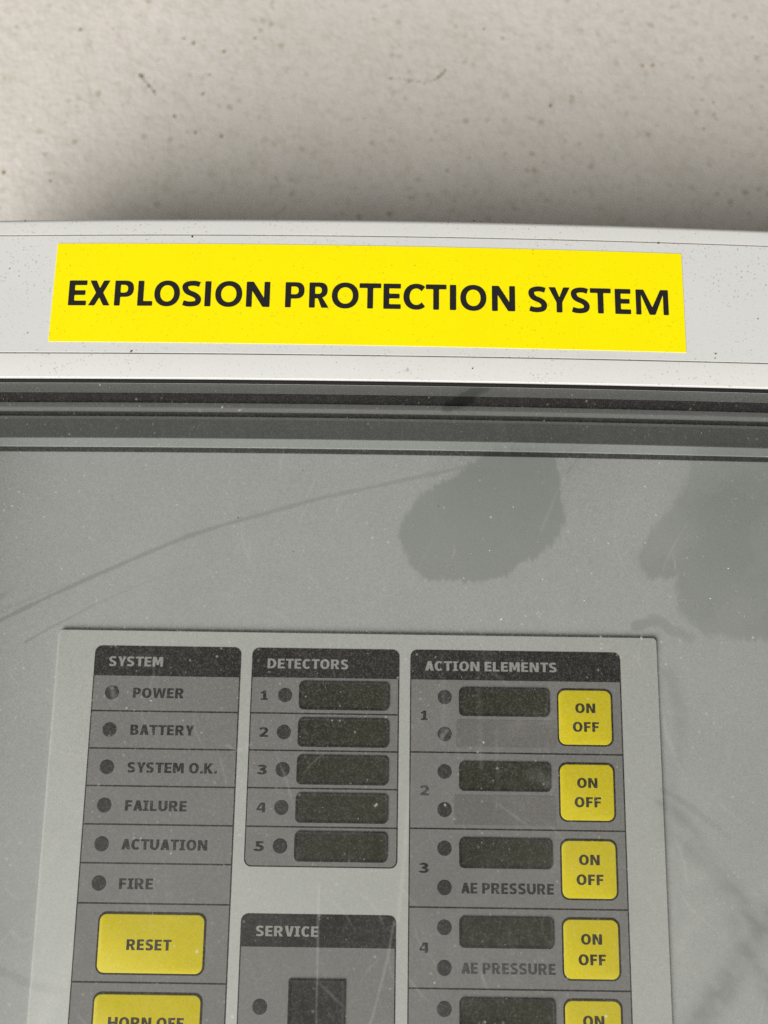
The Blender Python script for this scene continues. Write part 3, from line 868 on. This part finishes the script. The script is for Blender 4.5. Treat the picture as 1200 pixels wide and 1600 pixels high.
for k, (t, a, b) in enumerate([("POWER", -78.9, -62.8), ("BATTERY", -78.95, -58.95), ("SYSTEM O.K.", -79.1, -51.15), ("FAILURE", -79.05, -60.05), ("ACTUATION", -79.4, -53.05), ("FIRE", -79.35, -69.05)]):
    v = 16.85 + 11.36 * k
    print_on(s_sys, t, a, b, v, v + 3.02)
for k in range(5):
    v = 17.1 + 11.32 * k
    print_on(s_det, str(k + 1), -38.35, -36.2 if k == 0 else -35.65, v, v + 2.85)
for k in range(5):
    v = 22.6 + 22.67 * k
    print_on(s_act, str(k + 1), 12.35, 14.5 if k == 0 else 15.0, v, v + 2.85, k == 1)
print_on(s_act, "AE PRESSURE", 25.0, 53.2, 73.5, 76.5)
print_on(s_act, "AE PRESSURE", 25.0, 53.2, 96.05, 99.05, True)
print_on(s_act, "AE PRESSURE", 25.0, 53.2, 118.6, 121.6)

# indicators: one built, the rest copies sharing its mesh
led0 = None
leds = [(-85.55, 18.35 + 11.35 * k) for k in range(6)] + [(-30.7, 18.4 + 11.31 * k) for k in range(5)] + [(19.87, 18.3 + 11.32 * k) for k in range(10)] + [(-35.1, 109.0)]
for u, v in leds:
    c = P(u, v)
    if led0 is None:
        led0 = link("indicator_light", dome("indicator_light", 2.3 * PS, .00005, .00016, MAT['led']), pan, (c[0], 0, c[1]))
    else:
        o = led0.copy(); COL.objects.link(o); o.parent = pan; o.location = (c[0], 0, c[1])

def display(u0, u1, v0, v1):
    d, c = centred(u0, u1, v0, v1)
    o = link("display_window", ring("display_window", *d, .0017, .0009, .00005, .00050, MAT['bezel'], .00022), pan, c)
    link("screen", slab("screen", d[0] + .0004, d[1] - .0004, d[2] + .0004, d[3] - .0004, .0012, .00008, .00024, MAT['screen']), o)
    return o
disp = display(-26.3, 2.3, 14.0, 22.75)
spots = [(-12.0, 18.37 + 11.31 * k) for k in range(1, 5)] + [(38.65, 19.6 + 22.6 * k) for k in range(5)]
for u, v in spots:
    c = P(u, v)
    o = disp.copy(); COL.objects.link(o); o.parent = pan; o.location = (c[0], 0, c[1])
    for ch in disp.children:
        q = ch.copy(); COL.objects.link(q); q.parent = o

def button(u0, u1, v0, v1, rows):
    d, c = centred(u0, u1, v0, v1)
    o = link("push_button", slab("push_button", *d, .0024, .00010, .00045, MAT['button'], .0003), pan, c)
    e = .5 * PS
    link("outline", slab("outline", d[0] - e, d[1] + e, d[2] - e, d[3] + e, .0028, .00005, .00018, MAT['line']), o)
    for t, x0, x1, z0, z1 in rows:
        link("lettering", text_mesh("lettering", t, x0 * PS, x1 * PS, z0 * PS, z1 * PS, MAT['text_button']), o, (0, -.00049, 0))
    return o
onoff = button(55.85, 72.45, 15.55, 32.25, [("ON", -3.1, 3.2, 1.35, 4.25), ("OFF", -4.0, 4.2, -4.4, -1.45)])
for k in range(1, 6):
    c = P(64.15, 23.9 + 22.6 * k)
    o = onoff.copy(); COL.objects.link(o); o.parent = pan; o.location = (c[0], 0, c[1])
    for ch in onoff.children:
        q = ch.copy(); COL.objects.link(q); q.parent = o
button(-84.4, -52.65, 83.65, 100.25, [("RESET", -7.3, 6.2, -1.8, 1.15)])
button(-84.4, -52.65, 106.0, 122.6, [("HORN OFF", -11.35, 11.1, -1.0, 2.0)])

for u0, u1, v0, v1 in ((23.5, 55.0, 25.1, 33.4), (22.8, 54.4, 47.8, 56.6)):
    d, c = centred(u0, u1, v0, v1)
    link("blanking_strip", slab("blanking_strip", *d, .0004, .00008, .00014, MAT['tape']), pan, c)
d, c = centred(-26.7, -9.7, 101.3, 119)
sk = link("service_socket", ring("service_socket", *d, .0003, .0012, .00005, .0006, MAT['black'], .0002), pan, c)
link("socket_face", slab("socket_face", d[0] + .0005, d[1] - .0005, d[2] + .0005, d[3] - .0005, .0003, .00008, .00024, MAT['black']), sk)

# ------------------------------------------------------------------ crumbs, lint and wall marks (uncountable dirt)
def crumbs(name, label, spots, mat, seed):
    r = random.Random(seed); V = []; F = []
    for x, y, z, s in spots:
        b = len(V); k = 6
        a0 = r.random() * 6.28; el = r.uniform(.5, 1.0); rot = r.random() * 3.14
        for i in range(k):
            a = a0 + 6.283 * i / k; q = s * r.uniform(.6, 1.2)
            dx, dz = q * math.cos(a), q * el * math.sin(a)
            V.append((x + dx * math.cos(rot) - dz * math.sin(rot), y, z + dx * math.sin(rot) + dz * math.cos(rot)))
        V.append((x, y - s * .7, z))
        for i in range(k): F.append((b + i, b + (i + 1) % k, b + k))
        F.append(tuple(b + i for i in range(k)))
    o = link(name, mesh_of(name, V, F, mat))
    o['kind'] = 'stuff'; o['label'] = label; o['category'] = 'dirt'
    return o
r = random.Random(3)
sp = []
for _ in range(150):                                     # along the grooves and the upper edge
    x = r.uniform(-.15, .15); g = r.choice((.0940, .0941, .1368, .1369, .1371, .1425))
    z = g + r.gauss(0, .0004); z += bow(x, z)
    sp.append((x, .0001 if g < .14 else -.0001, z, r.uniform(.00006, .00022)))
for px, py, s in ((740, 346, .0006), (752, 347, .0005), (765, 347, .0004), (785, 347, .0005), (715, 346, .0003), (40, 346, .0004), (1028, 380, .0005), (205, 549, .0005), (738, 576, .0003), (648, 415, .0003), (1118, 553, .0004), (1117, 560, .0003), (15, 420, .0003), (43, 520, .0003), (300, 370, .0004), (1184, 498, .0003)):
    x, z = on_plane(px, py, 0); sp.append((x, -.0004 if py < 366 else -.0001, z, s))
crumbs("dirt_crumbs", "dark brown dirt crumbs scattered along the grooves of the white frame", sp, MAT['rust'], 5)
sp = []
for _ in range(850):
    px, py = r.uniform(-20, 1220), r.uniform(600, 1620)
    x, z = on_plane(px, py, COV_Y)
    if z < .0835: sp.append((x, COV_Y - .00001, z, r.choice((.00005, .00006, .00008, .0001, .00013))))
for px, py in ((848, 905), (725, 903), (802, 792), (765, 860), (913, 938), (1155, 957), (1110, 935), (1138, 888), (8, 953), (30, 768), (33, 907), (1008, 848)):
    x, z = on_plane(px, py, COV_Y); sp.append((x, COV_Y - .00001, z, .00026))
crumbs("dust_specks", "pale dust specks clinging to the front of the clear cover", sp, MAT['lint'], 6)
sp = []
for px, py, s in ((372, 809, .0003), (458, 862, .0003), (28, 796, .0002), (580, 821, .0002), (473, 735, .0002), (980, 812, .0002), (685, 791, .0003)):
    x, z = on_plane(px, py, COV_Y); sp.append((x, COV_Y - .00001, z, s))
crumbs("dirt_specks", "few black dirt specks on the clear cover above the panel", sp, MAT['rust'], 8)
def trail(a, b, n, s, j=1.5):
    return [(a[0] + (b[0] - a[0]) * i / n + r.gauss(0, j), a[1] + (b[1] - a[1]) * i / n + r.gauss(0, j), s * r.uniform(.45, 1.0)) for i in range(n + 1)]
def wall_spots(L): 
    out = []
    for px, py, s in L:
        x, z = on_plane(px, py, WALL_Y); out.append((x, WALL_Y - .00005, z, s * .85))
    return out
crumbs("wall_scuffs", "dark grey scuffs and spots on the pale wall above the cabinet", wall_spots(
    trail((219, 117), (242, 146), 14, .0011, 1.1) + [(219, 118, .0013), (316, 147, .0013), (756, 45, .0010), (860, 165, .0010), (327, 117, .0008), (346, 213, .0013), (305, 207, .0009)]), MAT['wallmark'], 9)
crumbs("wall_stains", "brown stains and spots on the pale wall above the cabinet", wall_spots(
    trail((603, 122), (655, 128), 12, .0008) + trail((655, 128), (682, 124), 8, .0008) + trail((684, 121), (696, 108), 6, .0011) + [(302, 68, .0015), (287, 61, .0012), (349, 81, .0014), (398, 60, .0010), (272, 182, .0012), (125, 47, .0012), (1003, 103, .0013), (1020, 102, .0014), (1083, 122, .0010), (1115, 160, .0010), (972, 17, .0010), (1099, 202, .0012), (908, 144, .0009), (785, 60, .0009), (5, 270, .0016), (78, 283, .0012)]), MAT['wallmark_brown'], 10)
crumbs("red_fleck", "tiny red paint fleck on the pale wall at upper right", wall_spots([(1176, 58, .0008)]), MAT['wallmark_red'], 12)
